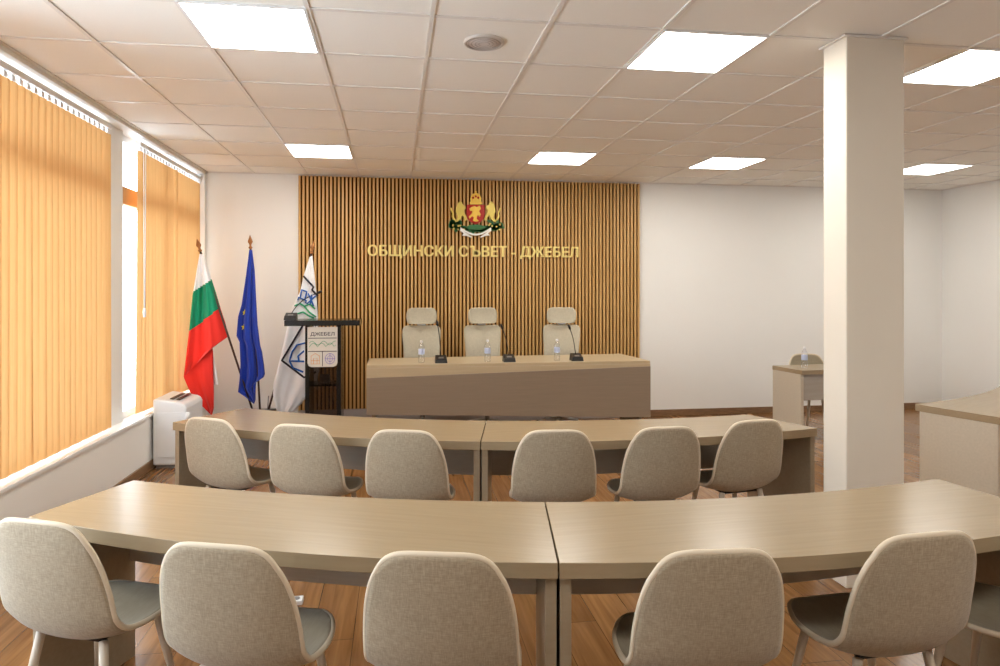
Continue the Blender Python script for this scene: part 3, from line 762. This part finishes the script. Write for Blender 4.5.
def finish(mb, name, mats, parent):
    o = mb.build(name, mats, parent); md = o.modifiers.new('thick','SOLIDIFY'); md.thickness = .003; return o
# tricolour
t, org = flag('flag','white, green and red tricolour flag leaning toward the window beside the white cabinet', (252.5,410),(200.5,252),(197,239))
mb = MB()
rows = [((199.5,254),(203,254)),((196,274),(209,271)),((192.5,295),(216,293)),((189,331),(221,310)),((186.5,352),(225,322)),((185,366),(228.5,336)),((183.6,377),(213,347))]
def tri(cx,cy):
    l1 = 291.5-(cx-193.5)*12/18.; l2 = 330.5-(cx-189.8)*13.5/18.7 if cx<208.5 else 317-(cx-208.5)*10.5/12.
    return 0 if cy<l1 else (1 if cy<l2 else 2)
g1 = surf(rows, org, -.03, .028, 1.6, .4, 90, 16); 
cloth_mb(mb, g1, org, tri)
cloth_mb(mb, surf([((184.5,372),(212.5,344)),((184,378),(213,352)),((190,392),(213.3,372)),((199,403),(213.8,392)),((207,411),(213.6,408)),((210.5,414.5),(212,414.5))], org, .01, .02, 1.2, 2., 20, 6), org, lambda x,y: 2)
cloth_mb(mb, surf([((205,350),(210,346)),((205,358),(214,356)),((206,372),(217.5,378)),((207,384),(219,385))], org, .04, .012, 1, 1., 8, 5), org, lambda x,y: 1 if (x<212 and y<365-(212-x)*.2) else 0)
finish(mb, 'cloth', [M['cw'],M['cg'],M['cr']], t)
# blue flag with gold stars
t, org = flag('flag','dark blue flag with yellow stars hanging furled on the upright middle pole', (260,410),(250.6,249),(250,235))
mb = MB()
rows = [((249.2,250),(252,250)),((246,275),(254.5,270)),((241.5,305),(256,300)),((238,317),(257.5,325)),((236.5,336),(260,345)),((239.5,342),(262,352)),((240.5,365),(264,366)),((239.5,380),(264.8,374)),((238,392),(263.5,377)),((244,396),(256,382)),((250,401),(255.5,388)),((254,404),(255.3,400))]
ge = surf(rows, org, -.02, .03, 2.2, 1.1, 30, 5)
cloth_mb(mb, ge, org, lambda x,y: 0)
oc_ = finish(mb, 'cloth', [M['ceu']], t)
for (sx_,sy_,rr) in ((244.8,312.5,3.2),(244,327,3.4)):
    best = min((q for row in ge for q in row), key=lambda q: (q[0]-sx_)**2+(q[1]-sy_)**2)
    pos = aty(sx_,sy_,best[2]-.012)-org; R_ = rr*7.2/F
    pl_ = [(pos.x+(R_ if k%2==0 else R_*.42)*math.sin(k*PI/5), pos.z+(R_ if k%2==0 else R_*.42)*math.cos(k*PI/5)) for k in range(10)][::-1]
    MB().wallpoly(pl_, pos.y-.002, pos.y+.014).build('star', M['star'], oc_)
# white municipal flag
t, org = flag('flag','white flag with a blue and black diamond emblem, hanging behind the lectern', (268.5,410),(311.5,254),(314,241))
mb = MB()
rows = [((309.5,257),(312.5,256)),((303.7,275),(314.5,275)),((300,292),(316.5,293)),((292,308),(317.5,310)),((285.5,335),(319,335)),((279.5,360),(321,362)),((273.5,384),(316,385)),((273,395),(308,395)),((275,404),(301,404)),((277,413),(292,413))]
gw = surf(rows, org, -.045, .016, 1.5, .2, 30, 8)
cloth_mb(mb, gw, org, lambda x,y: 0)
ow = finish(mb, 'cloth', [M['cw']], t)
allp = [q for row in gw for q in row]
def onflag(px,py):
    best = min(allp, key=lambda q: (q[0]-px)**2+(q[1]-py)**2); return aty(px,py,best[2]-.006)-org
def ribbon_line(name, m, lines, r):
    b_ = MB()
    for ln in lines:
        dense = []
        for (x0,y0),(x1,y1) in zip(ln, ln[1:]):
            n_ = max(1,int(math.hypot(x1-x0,y1-y0)/2.5))
            dense += [(x0+(x1-x0)*k/n_, y0+(y1-y0)*k/n_) for k in range(n_)]
        dense.append(ln[-1]); b_.tube([onflag(*q) for q in dense], r, 6)
    return b_.build(name, m, ow)
ribbon_line('black_border', M['cn'], [[(303.5,276),(313.5,287),(312,290),(318,296)],[(303,325),(281.8,360.5),(304,377.5),(316,372)]], .011)
ribbon_line('blue_emblem', M['cb'], [[(305,343),(297,345),(292,352),(289.5,361),(304,361.5)],[(289.5,361),(293,368),(303,372)],[(299,362),(298,356),(304,351)]], .010)
ribbon_line('hill_lines', M['cgreen'], [[(294.5,306),(300,303.5),(304,306),(309,312),(316,317)],[(297,314),(303,312),(309,316),(314,318)],[(305,306),(310,304),(315,309)]], .009)
# Д Ж in blue strokes
ribbon_line('blue_letter', M['cb'], [[(297.9,300.2),(298.5,297.4),(306.2,300.6),(305.6,303.2)],[(300.2,297.8),(301.6,289.8),(306.8,291.7),(304.9,299.6)]], .0085)
ribbon_line('blue_letter', M['cb'], [[(311.9,294.6),(310,305.4)],[(308.2,293.6),(313.6,306)],[(315.6,296),(306.8,303.9)]], .0085)
# extra short rod in the stand
rod = aty(267.5,410,YG); rt = aty(268.5,396,YG)
MB().tube([rod-fs_.location, rt-fs_.location], .006, 8).build('spare_socket_rod', M['grey'], fs_)

# ------------------------------------------------------------------ white air cabinet
ac = thing('air_conditioner', 'white floor-standing air conditioner with black vent slots on top by the window', 'air conditioner', (-2.13,6.17,0))
prf = [(0,.03),(.285,.03),(.285,.53),(.27,.565),(.235,.58),(.03,.62),(0,.62)]
b_ = MB(); b_.wallpoly(prf, .0,.50); b_.build('housing', M['white'], ac, bevel=.018, seg=4)
MB().box((.155,.25,.016),(.27,.44,.032)).build('plinth', M['grey'], ac)
sl_ = MB()
for xx in (.135,.19): sl_.box((xx,.25,.62-(xx-.03)*.130+.002),(.030,.34,.006), ry=.13)
sl_.build('vent_slot', M['black'], ac)
MB().box((.155,-.004,.30),(.24,.006,.40)).build('front_cover', M['white'], ac, bevel=.003)
MB().tube([(.27,-.012,.40),(.29,-.03,.44),(.31,-.035,.50)], .018, 10).build('hose', M['white'], ac)

# floor socket
q = atz(296,603,0.0)
fsx = thing('floor_socket', 'small white power socket box on the floor under the front desk', 'socket', (q.x,q.y,0))
MB().box((0,0,.012),(.07,.06,.024)).build('housing', M['white'], fsx, bevel=.004)
MB().lathe([(0,.026),(.018,.026),(.02,.024),(.018,.023)], n=16).build('socket_face', M['grey'], fsx)

# ------------------------------------------------------------------ daylight and camera
wd = bpy.data.worlds.new('sky'); bpy.context.scene.world = wd; wd.use_nodes = True
bg = wd.node_tree.nodes['Background']; bg.inputs[0].default_value = (.78,.89,1,1); bg.inputs[1].default_value = 8.
cam = bpy.data.cameras.new('camera'); cam.sensor_width = 36; cam.lens = F/1000*36; cam.shift_x = .010; cam.shift_y = -.042; cam.clip_start = .05
co = bpy.data.objects.new('camera', cam); COL.objects.link(co); co.location = (0,0,CAMH); co.rotation_euler = (PI/2,0,-TH)
sc = bpy.context.scene; sc.camera = co
sc.view_settings.view_transform = 'Standard'; sc.view_settings.look = 'None'; sc.view_settings.gamma = 1; sc.view_settings.exposure = .14; sc.view_settings.use_curve_mapping = False
